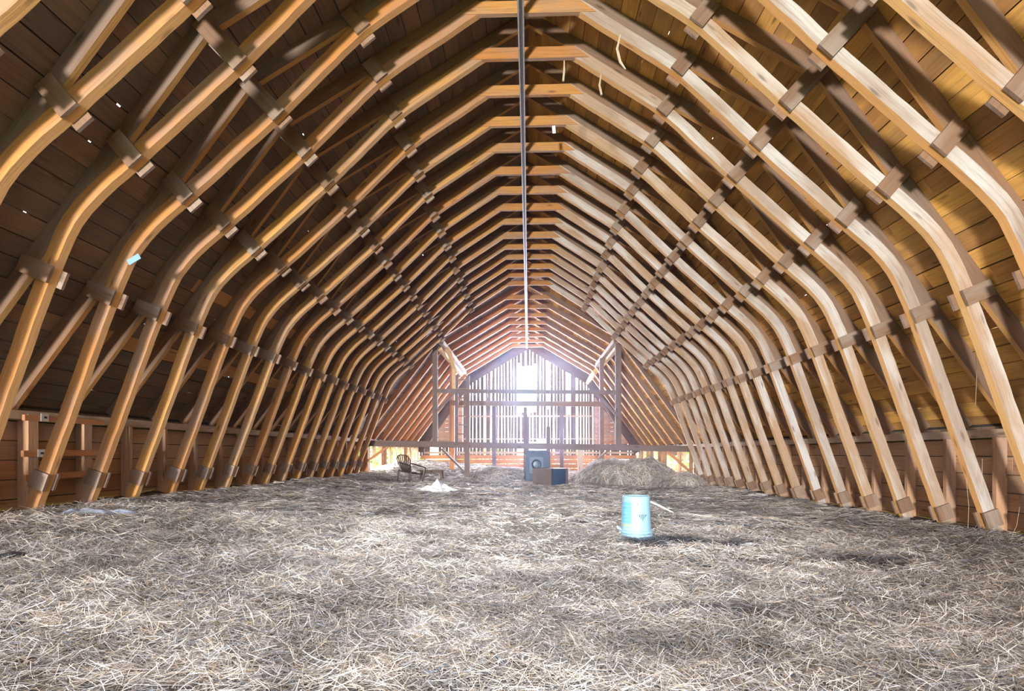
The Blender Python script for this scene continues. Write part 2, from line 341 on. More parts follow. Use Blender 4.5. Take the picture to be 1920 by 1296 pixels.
# ---------------------------------------------------------------- the shell
def shell():
    # roof boards: four slopes, every board a piece of its slope
    TH = .022; TYP = {}
    names = {(-1, 0): 'steep lower left roof slope of weathered grey brown boards', (-1, 1): 'upper left roof slope of dark boards beside the ridge', (1, 0): 'steep lower right roof slope of golden brown boards', (1, 1): 'upper right roof slope of golden boards beside the ridge'}
    roof = MB()
    for s in (-1, 1):
        p, b, r = profile(s, .138+TH/2+.001)
        d = (p-b).normalized(); p = p+d*.30
        for lvl, (A, Bq) in enumerate(((p, b), (b, r))):
            top = thing('ceiling', names[(s, lvl)], 'roof', kind='structure')
            L = (Bq-A).length; n = round(L/.19); wd = L/n
            A3 = Vector((s*A.x, 0, A.y+E)); B3 = Vector((s*Bq.x, 0, Bq.y+E)); dv = (B3-A3).normalized()
            nv = Vector((-dv.z, 0, dv.x)); nv = nv if nv.z > 0 else -nv
            ang = math.atan2(-dv.z, dv.x)
            for i in range(n):
                c = A3+dv*(wd*(i+.5)); y = Y0-.2
                cuts = [y, random.choice((1.6, 2.3, 2.9))]
                while cuts[-1] < Y1-2.2: cuts.append(cuts[-1]+SP*random.choice((5, 6, 7)))
                cuts[-1] = Y1+.15
                gap = random.choice((.004, .006, .009, .013)); w_ = wd-gap
                for y0, y1 in zip(cuts, cuts[1:]):
                    ln = round((y1-y0-.005)*4)/4; key = (s, round(w_, 3), ln)
                    if key not in TYP:
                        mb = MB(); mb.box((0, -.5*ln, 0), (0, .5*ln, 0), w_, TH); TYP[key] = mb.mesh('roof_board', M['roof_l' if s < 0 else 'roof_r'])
                    me = TYP[key]
                    o = link('roof_board', me, top, c+nv*random.uniform(0, .006)+Vector((0, (y0+y1)/2, 0)), (0, ang+random.uniform(-.008, .008), random.uniform(-.0006, .0006)), (1, (y1-y0-.005)/ln, 1))
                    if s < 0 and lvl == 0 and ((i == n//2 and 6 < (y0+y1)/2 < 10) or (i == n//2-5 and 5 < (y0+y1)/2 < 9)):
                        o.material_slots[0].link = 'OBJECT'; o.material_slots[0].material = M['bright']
                # weather strip over each joint, with a few pinholes where the daylight shows
                q = A3+dv*(wd*i)+nv*(TH/2+.012); y = Y0
                hs = sorted(random.uniform(2.5, Y1) for _ in range(random.choice((2, 3, 4, 5))))
                for h in hs+[None]:
                    e = Y1+.2 if h is None else h
                    if e > y:
                        roof.face([q-dv*.05+Vector((0, y, 0)), q+dv*.05+Vector((0, y, 0)), q+dv*.05+Vector((0, e, 0)), q-dv*.05+Vector((0, e, 0))], [(0, 0)]*4)
                    y = e+random.uniform(.015, .05)
        # last joint at the ridge
        q0 = Vector((s*r.x, Y0, r.y+E+.02)); q1 = Vector((s*.2, Y0, r.y+E-.09))
    p, b, r = profile(1, .175)
    for s in (-1, 1):
        roof.face([(0, Y0, r.y+E+.01), (s*.22, Y0, r.y+E-.12), (s*.22, Y1+.2, r.y+E-.12), (0, Y1+.2, r.y+E+.01)], [(0, 0)]*4)
        pb = profile(s, .175)[1]
        roof.face([(s*(pb.x-.08), Y0, pb.y+E+.05), (s*(pb.x+.06), Y0, pb.y+E-.07), (s*(pb.x+.06), Y1+.2, pb.y+E-.07), (s*(pb.x-.08), Y1+.2, pb.y+E+.05)], [(0, 0)]*4)

    # side walls: horizontal boards on studs, plate on top
    for s, nm, side in ((-1, 'wall_left', 'left'), (1, 'wall_right', 'right')):
        wl = thing(nm, 'low %s knee wall of horizontal brown boards behind the rib feet' % side, 'wall', kind='structure')
        zt = sag(s, 4.9, .33)+E
        rows = 8; hgt = .188; TY = {}
        for i in range(rows):
            zc = zt-.10-hgt*(i+.5); y = Y0-.1
            cuts = [y, random.uniform(1.6, 2.6)]
            while cuts[-1] < Y1-2: cuts.append(cuts[-1]+SP*random.choice((4, 5, 6)))
            cuts[-1] = Y1
            for y0, y1 in zip(cuts, cuts[1:]):
                spans = [(y0, y1)]
                holes = ([(15.0, 17.2, 0, 4), (18.0, 20.4, 0, 3), (21.1, 22.6, 0, 4)] if s < 0 else [(15.6, 16.8, 0, 3), (17.3, 18.4, 1, 4), (19.4, 20.2, 0, 3), (21.2, 22.2, 0, 4)])
                for h0, h1, ra, rb in holes:
                    if ra <= i <= rb:
                        ns = []
                        for a, b in spans:
                            if h1 <= a or h0 >= b: ns.append((a, b)); continue
                            if a < h0: ns.append((a, h0))
                            if b > h1: ns.append((h1, b))
                        spans = ns
                for a, b in spans:
                    roof.face([(s*4.972, a, zc-hgt/2-.04), (s*4.972, b, zc-hgt/2-.04), (s*4.972, b, zc-hgt/2+.05), (s*4.972, a, zc-hgt/2+.05)], [(0, 0)]*4)
                    if b-a < .12: continue
                    L = b-a-.006; k = (round(L*5)/5 or .2)
                    if k not in TY:
                        mb = MB(); mb.box((0, -k/2, 0), (0, k/2, 0), .022, hgt-.009, (0, 0, 1)); TY[k] = mb.mesh('wall_board', M['wall'])
                    link('wall_board', TY[k], wl, (s*(4.945+random.uniform(0, .006)), (a+b)/2, zc+random.uniform(-.002, .002)), (random.uniform(-.001, .001), random.uniform(-.03, .03), 0), (1, L/k, 1))
        mb = MB(); zb = -.75
        mb.box((0, 0, zb), (0, 0, zt-.088), .045, .11, (1, 0, 0)); st = mb.mesh('stud', M['wall'])
        ys = [DK(k)+.075 for k in range(-3, 16)]+[15.0+i*.62 for i in range(13)]
        for y in ys: link('stud', st, wl, (s*4.866, y+random.uniform(-.015, .015), 0))
        pl = MB(); pl.box((s*4.885, Y0, zt-.045), (s*4.885, Y1, zt-.045), .19, .085)
        roof.face([(s*5.0, Y0, zt-.17), (s*5.0, Y1, zt-.17), (s*5.06, Y1, zt+.14), (s*5.06, Y0, zt+.14)], [(0, 0)]*4)
        tag(pl.obj('trim_1' if s < 0 else 'trim_2', M['plate']), 'long timber wall plate along the top of the %s knee wall' % side, 'beam', kind='structure')
        # eave closing boards between plate and roof
        ev = MB()
        y = 1.2
        while y < Y1:
            ev.box((s*5.04, y, zt-.12), (s*5.04, y, zt+.04), .175, .02, (1, 0, 0)); y += .185
        tag(ev.obj('trim_3' if s < 0 else 'trim_4', M['roof_l']), 'short dark boards closing the %s eave behind the plate' % side, 'boards', kind='structure')

    tag(roof.obj('trim_5', M['roofing']), 'dark strips behind the joints of the roof and wall boards', 'roofing', kind='structure')

    # far gable: upright slats with gaps, girts, posts, horizontal planks low down
    gw = thing('wall_back', 'far gable wall of loose upright slats with daylight between them', 'wall', (0, Y1, 0), kind='structure')
    p, b, r = profile(1, .10)
    def top(x):
        x = abs(x)
        return (r.y+(b.y-r.y)*x/b.x if x < b.x else b.y+(p.y-b.y)*(x-b.x)/(p.x-b.x))+E
    x = -4.85; zlo = -.12+E; SM = {}
    def slat(x, wd, z0, z1):
        if z1-z0 < .12: return
        k = round(wd, 2)
        if k not in SM:
            mb = MB(); mb.box((0, 0, -.5), (0, 0, .5), k, .022, (0, 1, 0)); SM[k] = mb.mesh('slat', M['slat'])
        link('slat', SM[k], gw, (x, random.uniform(0, .02), (z0+z1)/2), (0, random.uniform(-.008, .008), random.uniform(-.05, .05)), (1, 1, z1-z0))
    while x < 4.85:
        wd = random.choice((.09, .10, .12, .14)); g = random.choice((.012, .03, .04, .05, .07))
        if abs(x) > 3.1: g *= .35
        z0, z1 = zlo, top(x)
        if -.42 < x < .34:
            # broken-out boards around the bright opening and a small window low down
            slat(x, wd, zlo+.62, 2.55+random.uniform(-.1, .1)+0); slat(x, wd, 4.75+random.uniform(-.1, .1), z1)
            if not (0 < x): slat(x, wd, zlo, zlo+.02)
        elif .02 < x < .86: slat(x, wd, zlo+.72, z1)
        elif -4.5 < x < -4.0: slat(x, wd, zlo+.55, z1)
        elif random.random() < .06: slat(x, wd, z0, z0+(z1-z0)*.45)
        else: slat(x, wd, z0, z1)
        x += wd+g
    for i, (z, mt) in enumerate(((zlo-.06, 'orange'), (zlo-.26, 'orange'), (zlo-.46, 'orange'), (zlo-.66, 'orange'))):
        for xa, xb in ((-4.85, -1.6), (-1.595, 1.5), (1.505, 4.85)):
            mb = MB(); mb.box((xa, -.02+random.uniform(-.01, .01), z), (xb, -.02+random.uniform(-.01, .01), z+random.uniform(-.02, .02)), .03, .185); mb.obj('plank', M[mt], gw)
    for z, t, hw in ((1.66+E, .06, 2.9), (.64+E, .05, 4.2), (.02+E, .09, 4.7)):
        mb = MB(); mb.box((-hw, -.07, z), (hw, -.07, z), .06, t); mb.obj('girt', M['plate'], gw)
    for x, wd in ((-1.52, .18), (1.5, .16), (-3.3, .14), (3.25, .14), (.0, .10), (.88, .12)):
        mb = MB(); mb.box((x, -.13, -.3), (x, -.13, min(top(x)-.2, 3.0 if abs(x) > 1 else 1.5)), wd, .12, (0, 1, 0)); mb.obj('stud', M['bent'], gw)
    mb = MB()   # barge boards under the roof edge
    for s in (-1, 1):
        for A, Bq in ((p, b), (b, r)):
            mb.box((s*A.x, -.05, A.y+E-.20), (s*Bq.x, -.05, Bq.y+E-.20), .03, .42, (0, 0, 1))
    mb.obj('barge_board', M['slat'], gw)
    for s in (-1, 1):       # solid boarding in the corners under the steep slopes
        z = .50+E
        while z < 2.5+E:
            xo = b.x+(b.y-(z-E)-.1)*(p.x-b.x)/(b.y-p.y)
            if xo > 3.05: mb = MB(); mb.box((s*2.95, -.03+random.uniform(0, .01), z), (s*(xo+.05), -.03, z), .022, .186); mb.obj('corner_board', M['wall'], gw)
            z += .19

    # unseen near gable, its opening shaped to let the yard lamp's light in
    ng = thing('wall_front', 'unseen near gable wall of upright boards, its opening shaped for the yard light', 'wall', (0, Y0, 0), kind='structure')
    mb = MB(); x = -4.95
    while x < 4.95:
        z1 = top(x+.15)
        if -4.6 < x < 1.9: mb.box((x+.14, 0, 3.95), (x+.14, 0, z1), .285, .025, (0, 1, 0))
        else: mb.box((x+.14, 0, -.9), (x+.14, 0, z1), .285, .025, (0, 1, 0))
        x += .29
    mb.obj('gable_boards', M['wall'], ng)['kind'] = 'stuff'
shell()

# ---------------------------------------------------------------- hay
def vnoise(seed, scale):
    g = np.random.default_rng(seed).random((128, 128))
    def f(x, y):
        x = np.asarray(x, float)/scale; y = np.asarray(y, float)/scale
        i = np.floor(x).astype(int); j = np.floor(y).astype(int); u = x-i; v = y-j
        u = u*u*(3-2*u); v = v*v*(3-2*v); a = lambda p, q: g[p % 128, q % 128]
        return (a(i, j)*(1-u)+a(i+1, j)*u)*(1-v)+(a(i, j+1)*(1-u)+a(i+1, j+1)*u)*v-.5
    return f
NA, NB, NC, ND = vnoise(1, 1.3), vnoise(2, .42), vnoise(3, .16), vnoise(4, .07)
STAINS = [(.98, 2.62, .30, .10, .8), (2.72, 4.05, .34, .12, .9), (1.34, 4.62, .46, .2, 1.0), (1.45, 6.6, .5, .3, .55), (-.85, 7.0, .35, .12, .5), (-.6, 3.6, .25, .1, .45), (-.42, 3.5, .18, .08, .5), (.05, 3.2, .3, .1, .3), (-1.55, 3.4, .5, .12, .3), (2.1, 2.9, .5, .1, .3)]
def hay_h(x, y):
    x = np.asarray(x, float); y = np.asarray(y, float)
    h = -.029*x+.0044*x*x
    far = np.clip((y-14.5)/5, 0, 1); h = h+far*(.10+.12*np.clip(-x/4, -1, 1))
    h = h-.12*np.exp(-((x+3.1)/1.1)**2-((y-12.9)/1.8)**2)
    h = h+.07*NA(x, y)*np.clip(y/6, .4, 1)+.035*NB(x, y)+.03*NC(x, y)+.012*ND(x, y)
    return h
def hay_tint(x, y):
    b = 1+.55*NA(x+9, y)+.5*NB(x+5, y)+.35*NC(x+3, y)
    st = np.zeros_like(np.asarray(x, float))
    for cx, cy, a, c, k in STAINS:
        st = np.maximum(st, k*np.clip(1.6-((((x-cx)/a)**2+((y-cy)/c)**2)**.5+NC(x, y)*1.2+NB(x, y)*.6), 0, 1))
    return b, st
def grid_mesh(name, X, Y, Z, mat, tint):
    n, m = X.shape; v = np.stack([X, Y, Z], -1).reshape(-1, 3)
    i = np.arange(n*m).reshape(n, m); f = np.stack([i[:-1, :-1], i[1:, :-1], i[1:, 1:], i[:-1, 1:]], -1).reshape(-1, 4)
    return np_mesh(name, v, f, mat, tint)
def np_mesh(name, v, f, mat, tint, smooth=True):
    me = bpy.data.meshes.new(name); nv, nf, k = len(v), len(f), f.shape[1]
    me.vertices.add(nv); me.vertices.foreach_set('co', np.ascontiguousarray(v, np.float32).ravel())
    me.loops.add(nf*k); me.loops.foreach_set('vertex_index', np.ascontiguousarray(f, np.int32).ravel())
    me.polygons.add(nf); me.polygons.foreach_set('loop_start', np.arange(nf, dtype=np.int32)*k)
    me.polygons.foreach_set('use_smooth', np.full(nf, smooth)); me.update(calc_edges=True); me.validate()
    a = me.attributes.new('tint', 'FLOAT_COLOR', 'POINT'); a.data.foreach_set('color', np.concatenate([tint, np.ones((nv, 1))], 1).astype(np.float32).ravel())
    me.materials.append(mat); return me
HAYC = np.array([.385, .345, .315])
def tint_rgb(x, y, base):
    b, st = hay_tint(x, y); b = np.clip(b, .45, 1.5)[..., None]; st = st[..., None]
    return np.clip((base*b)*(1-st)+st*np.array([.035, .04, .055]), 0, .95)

def hay_floor():
    ys = np.concatenate([np.linspace(-3.0, .8, 12)[:-1], np.linspace(.8, 7, 170)[:-1], np.linspace(7, 23.28, 150)])
    xs = np.linspace(-4.92, 4.92, 190); X, Y = np.meshgrid(xs, ys)
    Z = hay_h(X, Y)
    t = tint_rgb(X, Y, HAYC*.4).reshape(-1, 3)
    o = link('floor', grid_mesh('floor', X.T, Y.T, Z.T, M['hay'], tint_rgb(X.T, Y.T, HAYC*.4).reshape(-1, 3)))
    tag(o, 'loft floor buried under a thick bed of dry trampled hay', 'floor', kind='structure')
def straws(cx, cy, hz, n, lmin, lmax, wmin, wmax, lift, seed, wild=.35):
    g = np.random.default_rng(seed)
    th = g.uniform(0, 2*np.pi, n); ln = g.uniform(lmin, lmax, n); bend = g.normal(0, .75, n)*ln
    wd = g.uniform(wmin, wmax, n); up = g.random(n)**3*lift; tilt = g.normal(0, wild, n)
    t = np.array([-.5, -.17, .17, .5])
    dx, dy = np.cos(th), np.sin(th); V = np.zeros((n, 8, 3)); roll = g.uniform(-1.2, 1.2, n)
    lz = .004+g.random(n)*.018
    for j, q in enumerate(t):
        off = bend*(q*q-.08)
        px = cx+dx*ln*q-dy*off; py = cy+dy*ln*q+dx*off
        zz = hz(px, py)+lz+up*(q+.5)**2+np.abs(tilt)*.10*ln*(1-4*q*q)+.25*tilt*ln*np.clip(q, 0, 1)
        w = wd*(.6 if j in (0, 3) else 1)*.5
        ox, oy, oz = -dy*np.cos(roll)*w, dx*np.cos(roll)*w, np.sin(roll)*w
        V[:, 2*j] = np.stack([px-ox, py-oy, zz-oz], -1); V[:, 2*j+1] = np.stack([px+ox, py+oy, zz+oz], -1)
    base = (np.arange(n)*8)[:, None]
    F = np.concatenate([base+np.array([[2*j, 2*j+1, 2*j+3, 2*j+2]]) for j in range(3)], 0)
    lum = g.choice([.55, .85, 1.15, 1.5, 1.9], n, p=[.22, .28, .24, .16, .10])[:, None]; warm = g.normal(0, .04, n)[:, None]
    c = HAYC*lum+warm*np.array([1, .2, -.8]); c = np.clip(c, .03, .95)
    b, st = hay_tint(cx, cy); b = np.clip(b, .42, 1.5)[:, None]; st = (st*.92)[:, None]
    c = np.clip(c*b*(1-st)+st*np.array([.035, .04, .055]), 0, .95)
    return V.reshape(-1, 3), F, np.repeat(c, 8, 0)
def loose_hay():
    P = []; g = np.random.default_rng(5)
    # dense near the camera, thinning with distance; only where the loft floor is in view
    for d0, d1, n, a in ((.9, 1.6, 9000, (.05, .13, .0014, .0026)), (1.6, 2.4, 42000, (.045, .13, .0014, .0027)), (2.4, 3.6, 62000, (.05, .14, .0018, .0032)), (3.6, 5.5, 60000, (.06, .16, .0025, .0042)), (5.5, 9, 42000, (.08, .22, .004, .007)), (9, 15, 26000, (.10, .28, .007, .011)), (15, 22.8, 9000, (.14, .36, .012, .018))):
        y = np.sqrt(g.uniform(d0**2, d1**2, n)); x = g.uniform(-1, 1, n)*np.minimum(4.62, y*1.06+.5)
        P.append(straws(x, y, hay_h, n, *a, .05 if d0 < 5 else .03, int(d0*100)))
    v = np.concatenate([p[0] for p in P]); o = 0; F = []
    for p in P: F.append(p[1]+o); o += len(p[0])
    me = np_mesh('loose_hay', v, np.concatenate(F), M['straw'], np.concatenate([p[2] for p in P]), False)
    tag(link('loose_hay', me), 'loose bleached hay stems strewn over the whole loft floor', 'hay', kind='stuff')
def hay_pile(label, cx, cy, ax, ay, hh, seed, ns):
    nz = vnoise(seed, .5); nz2 = vnoise(seed+1, .2); nz3 = vnoise(seed+2, 1.1)
    def hz(x, y):
        r = ((x-cx)/ax)**2+((y-cy)/ay)**2+.8*nz3(x, y)
        return hay_h(x, y)+hh*np.clip(1-r, 0, 1)**.65*(1+.5*nz(x, y)+.25*nz2(x, y))-.03*(r > 1)
    u = np.linspace(-1, 1, 60); X, Y = np.meshgrid(cx+u*ax*1.12, cy+u*ay*1.12); Z = hz(X, Y)
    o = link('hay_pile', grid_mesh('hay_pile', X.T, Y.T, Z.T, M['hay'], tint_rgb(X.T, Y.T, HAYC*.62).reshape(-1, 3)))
    tag(o, label, 'hay pile', 'hay heaped around the timber frame')
    g = np.random.default_rng(seed+7); a = g.uniform(0, 2*np.pi, ns); r = 1.08*np.sqrt(g.random(ns))
    x = cx+ax*r*np.cos(a); y = cy+ay*r*np.sin(a)
    V, F, C = straws(x, y, hz, ns, .12, .34, .006, .011, .07, seed+9, .5)
    st = link('straw', np_mesh('straw', V, F, M['straw'], C, False), o); st['kind'] = 'stuff'
hay_floor(); loose_hay()
H = lambda x, y: float(hay_h(np.array([x]), np.array([y]))[0])
hay_pile('broad tangled hay heap right of the short post under the crossbeam', 2.75, 14.6, 1.6, 1.5, .55, 40, 9500)
hay_pile('low rounded hay heap left of the old appliance', -.85, 15.1, .95, 1.0, .33, 60, 4200)
hay_pile('hay heap against the right rib feet', 3.75, 13.1, .85, .8, .36, 80, 3600)

# ---------------------------------------------------------------- trusses
def truss(i, k):
    t = thing('arched_truss', '%s arched plank truss with collar tie, counting back from the camera' % ORD[i], 'truss', (random.uniform(-.012, .012), DK(k)+random.uniform(-.015, .015), random.uniform(-.012, .012)), random.uniform(-.002, .002), 'arched roof trusses of the loft')
    for s in (-1, 1):
        link('rib', RIBS[s][random.randrange(3)], t)
        for nm, me in RAFT[s]: link(nm, me, t, (0, .0, 0))
        for nm, me in TIE[s]: link(nm, me, t, (0, 0, random.uniform(-.01, .01)))
    link('collar_tie', COLLAR, t, (0, -.02, 0))
for i, k in enumerate(range(K0, K1+1)): truss(i, k)
def far_frames():
    raft = {s: rafter_meshes(s, M['orange' if s < 0 else 'rafter'], .09) for s in (-1, 1)}
    for i in range(8):
        t = thing('rafter_frame', '%s plain rafter frame behind the crossbeam, counting back toward the slatted gable' % ORD[i], 'rafters', (0, 15.45+i*1.0, 0), 0, 'plain rafter frames behind the crossbeam')
        for s in (-1, 1):
            for nm, me in raft[s]: link(nm, me, t)
        link('collar_tie', COLLAR, t, (0, -.05, 0))
far_frames()

# ---------------------------------------------------------------- timber frame (bent) across the loft
DB = DK(16)
def ray(px, py, D):
    """the point at distance D along the loft that photo pixel (px, py) looks at"""
    th = R(1.77); a = (px-960)/970; b = (850-py)/970
    dx, dy = a*math.cos(th)-math.sin(th), a*math.sin(th)+math.cos(th)
    return Vector((dx/dy*D, D, E+b/dy*D))
def stick(name, p, q, wd, th, mat, parent, up=(0, 1, 0)):
    mb = MB(); mb.box(p, q, wd, th, up); return mb.obj(name, mat, parent)
def bents():
    b = thing('timber_frame', 'dark timber frame across the loft with posts, crossbeam and diagonal braces', 'frame')
    g = lambda x, y, d=0: ray(x, y, DB+d)
    stick('crossbeam', g(670, 831), g(1305, 842), .17, .15, M['bent'], b)
    for x, y0, y1, wd, mt in ((816, 642, 832, .14, 'bent'), (1159, 644, 838, .16, 'bent'), (876, 838, 893, .14, 'bent'), (985, 764, 908, .10, 'bent'), (1028, 800, 902, .11, 'bent'), (1088, 840, 908, .15, 'plate')):
        stick('post', g(x, y0, .02), g(x, y1, .02), wd, .12, M[mt], b)
    stick('upper_tie', g(816, 733), g(1160, 736), .11, .10, M['bent'], b)
    for p, q in (((828, 842), (872, 886)), ((1140, 845), (1096, 884)), ((852, 737), (820, 771)), ((1121, 740), (1156, 779)), ((727, 838), (682, 869)), ((1250, 846), (1296, 886))):
        stick('brace', g(*p, -.03), g(*q, -.03), .06, .07, M['bent' if 800 < p[0] < 1200 else 'orange'], b)
    stick('wall_post', g(686, 838, .05), g(686, 900, .05), .14, .12, M['orange'], b)
    c = thing('timber_frame', 'second timber frame behind the dark one, with orange left post', 'frame')
    h = lambda x, y: ray(x, y, 17.0)
    stick('post', h(848, 668), h(848, 880), .15, .14, M['orange'], c)
    stick('post', h(1128, 672), h(1128, 880), .13, .13, M['rafter'], c)
    stick('crossbeam', h(846, 756), h(1130, 758), .16, .15, M['rafter'], c)
    stick('brace', h(1128, 752), h(1158, 800), .07, .08, M['rafter'], c)
    # purlins under the roof break
    for s, ye, lab, pts in ((-1, 20.2, 'long purlin timber under the left roof break', None), (1, 18.6, 'long purlin timber under the right roof break', None)):
        p = thing('purlin', lab, 'beam', group='purlins under the roof breaks')
        mb = MB(); mb.box((s*2.47, DB-.1, 3.17+E), (s*2.47, ye, 3.15+E), .13, .13); mb.obj('timber', M['plate'], p)
        mb = MB(); mb.box((s*2.55, DB+.1, 3.02+E), (s*2.52, ye-.6, 2.98+E), .10, .10); mb.obj('under_timber', M['pole'], p)
    br = thing('broken_pole', 'short splintered pole hanging below the end of the right purlin', 'pole')
    mb = MB(); mb.tube([(2.42, 18.7, 2.95+E), (2.38, 19.6, 2.86+E), (2.36, 20.7, 2.80+E)], [.09, .10, .06], 8); mb.obj('pole', M['pole'], br)
    kb = thing('knee_pole', 'bent natural pole brace beside the left frame post', 'pole')
    mb = MB(); mb.tube([ray(830, 646, 15.2), ray(843, 662, 15.6), ray(851, 690, 16.2), ray(851, 730, 16.6)], [.07, .08, .07, .06], 8); mb.obj('pole', M['pole'], kb)
bents()
def ladder():
    l = thing('ladder', 'dark upright wooden ladder fixed to the left side of the timber frame', 'ladder')
    D = DB-.12
    stick('rail', ray(857, 704, D), ray(857, 832, D), .075, .06, M['bent'], l)
    stick('rail', ray(877, 705, D), ray(877, 893, D), .11, .07, M['bent'], l)
    for y in range(712, 832, 17):
        stick('rung', ray(856, y, D-.03), ray(878, y, D-.03), .05, .035, M['rafter'], l, (0, 0, 1))
ladder()
def track():
    t = thing('hay_track', 'long steel hay carrier track hanging under the ridge collars', 'track')
    z = 4.545+E; x = -.085
    for dx in (-.026, .026):
        mb = MB(); mb.box((x+dx, -.5, z), (x+dx+.04, 22.3, z-.02), .016, .03); mb.obj('rail', M['steel'], t)
    mb = MB(); mb.box((x, -.5, z+.012), (x+.04, 22.3, z-.008), .034, .02); mb.obj('web', M['track_web'], t)
    y = 3.0
    while y < 22:
        mb = MB(); mb.box((x, y, z), (x, y, z+.10), .02, .02, (0, 1, 0)); mb.obj('hanger', M['steel'], t); y += SP*4
track()
def overhead_bits():
    p = thing('metal_sheet', 'teal galvanised patch sheet under the ridge behind the fifth collar', 'sheet')
    mb = MB(); mb.box((-.25, DK(5)+.30, 4.86+E), (.20, DK(5)+.30, 4.86+E), .02, .16, (0, .25, 1)); mb.obj('sheet', M['galv'], p)
    tg = thing('paper_tag', 'small pale tag hanging below a collar right of the track', 'tag')
    mb = MB(); mb.box(ray(1038, 236, DK(4)-.1), ray(1039, 250, DK(4)-.1), .045, .006, (0, 1, 0)); mb.obj('tag', M['white'], tg)
    for lab, pts, d in (('curled bark strip hanging from the right rafters, nearest the top edge', [(1163, 66), (1157, 92), (1163, 116), (1173, 130)], 4.6), ('curled bark strip hanging right of the third collar', [(1127, 140), (1124, 160), (1128, 178)], 5.6), ('thin straight splinter hanging right of the second collar', [(1058, 114), (1058, 132), (1056, 152)], 5.6)):
        o = thing('hanging_strip', lab, 'strip', group='strips hanging from the rafters')
        mb = MB(); mb.tube([ray(x, y, d) for x, y in pts], [.006, .011, .012, .005][:len(pts)], 5); mb.obj('strip', M['string'], o)
overhead_bits()
def hatch():
    h = thing('wall_hatch', 'framed wooden hatch with pale hinges on the left wall', 'hatch')
    th = R(1.77)
    def wp(px, py, x=-4.76):          # where the pixel's sight line meets the left wall
        q = ray(px, py, 1.0); k = (x-0)/q.x; return Vector((x, k, E+(q.z-E)*k))
    for a, b, wdt in (((44, 783), (193, 793), .055), ((42, 851), (188, 849), .06), ((46, 897), (168, 888), .06)):
        p, q = wp(*a), wp(*b); stick('rail', p, q, .03, wdt, M['orange'], h, (0, 0, 1))
    for a, b in (((60, 778), (60, 892)), ((163, 790), (163, 886))):
        p, q = wp(*a, -4.785), wp(*b, -4.785); q.y = p.y; stick('stile', p, q, .10, .03, M['wall'], h, (1, 0, 0))
    for a in ((84, 783), (78, 850)):
        p = wp(*a, -4.738); o = stick('hinge', p-Vector((0, .04, 0)), p+Vector((0, .04, 0)), .008, .075, M['tin'], h, (0, 0, 1))
        mb = MB(); mb.box(p+Vector((.006, -.012, 0)), p+Vector((.006, .016, 0)), .004, .02, (0, 0, 1)); mb.obj('slot', M['ink'], o)
hatch()

# ---------------------------------------------------------------- things on the hay
def bucket():
    x, y = 1.012, 4.88; z = H(x, y)-.012
    b = thing('bucket', 'pale blue plastic bucket standing upside down on the hay', 'bucket', (x, y, z), math.atan2(-y, -x)+math.pi/2)
    # local -y looks at the camera
    hgt = .40; r0, r1 = .142, .126
    rad = lambda q: r0+(r1-r0)*q/hgt
    body = MB(); body.lathe([(r0, 0), (rad(.2), .2), (r1, hgt-.012), (r1-.006, hgt), (r1-.012, hgt), (r1-.016, hgt-.012), (0, hgt-.012)], 48); body.obj('body', M['bucket'], b, smooth=False, weld=True)
    for zz, rr in ((.012, .162), (.042, .158), (.072, .154)):
        m = MB(); m.lathe([(rad(zz)-.001, zz-.012), (rr-.003, zz-.012), (rr, zz-.008), (rr, zz+.008), (rr-.003, zz+.012), (rad(zz)-.001, zz+.012)], 48); m.obj('rim_ring', M['bucket'], b, weld=True)
    def patch(name, a0, a1, z0, z1, mat, par, e=.0012):
        m = MB(); m.lathe([(rad(z0)+e, z0), (rad(z1)+e, z1)], 10, R(a0), R(a1)); return m.obj(name, mat, par)
    lb = patch('label', 205, 251, .155, .345, M['label_blue'], b); 
    for i in range(5): patch('print_line', 212, 246, .18+.032*i, .186+.032*i, M['bucket'], lb, .002)
    patch('label_band', 205, 250, .128, .140, M['label_green'], b)
    patch('label_band', 205, 250, .098, .102, M['label_green'], b)
    for i, (a, zc, hh) in enumerate(((-9, .232, .005), (-5.8, .226, .011), (-2.4, .219, .021), (1.4, .212, .030), (5, .219, .019), (8.4, .226, .010), (11, .231, .005))):
        patch('slot_mark', 294+a*1.75-1.3, 294+a*1.75+1.3, zc-hh, zc+hh, M['ink'], b)
    patch('smudge', 274, 276.5, .325, .343, M['ink'], b)
    m = MB(); m.tube([(-.150, -.01, .09), (-.168, -.012, .094), (-.172, -.012, .11)], [.014, .013, .009], 8); m.obj('handle_lug', M['bucket'], b)
    m = MB(); m.tube([(-.164*math.cos(a), -.164*math.sin(a)*1.0, .10-.07*abs(math.sin(a))) for a in [math.pi*j/14 for j in range(15)]], .0022, 6)
    m.obj('wire_handle', M['tin'], b)
bucket()
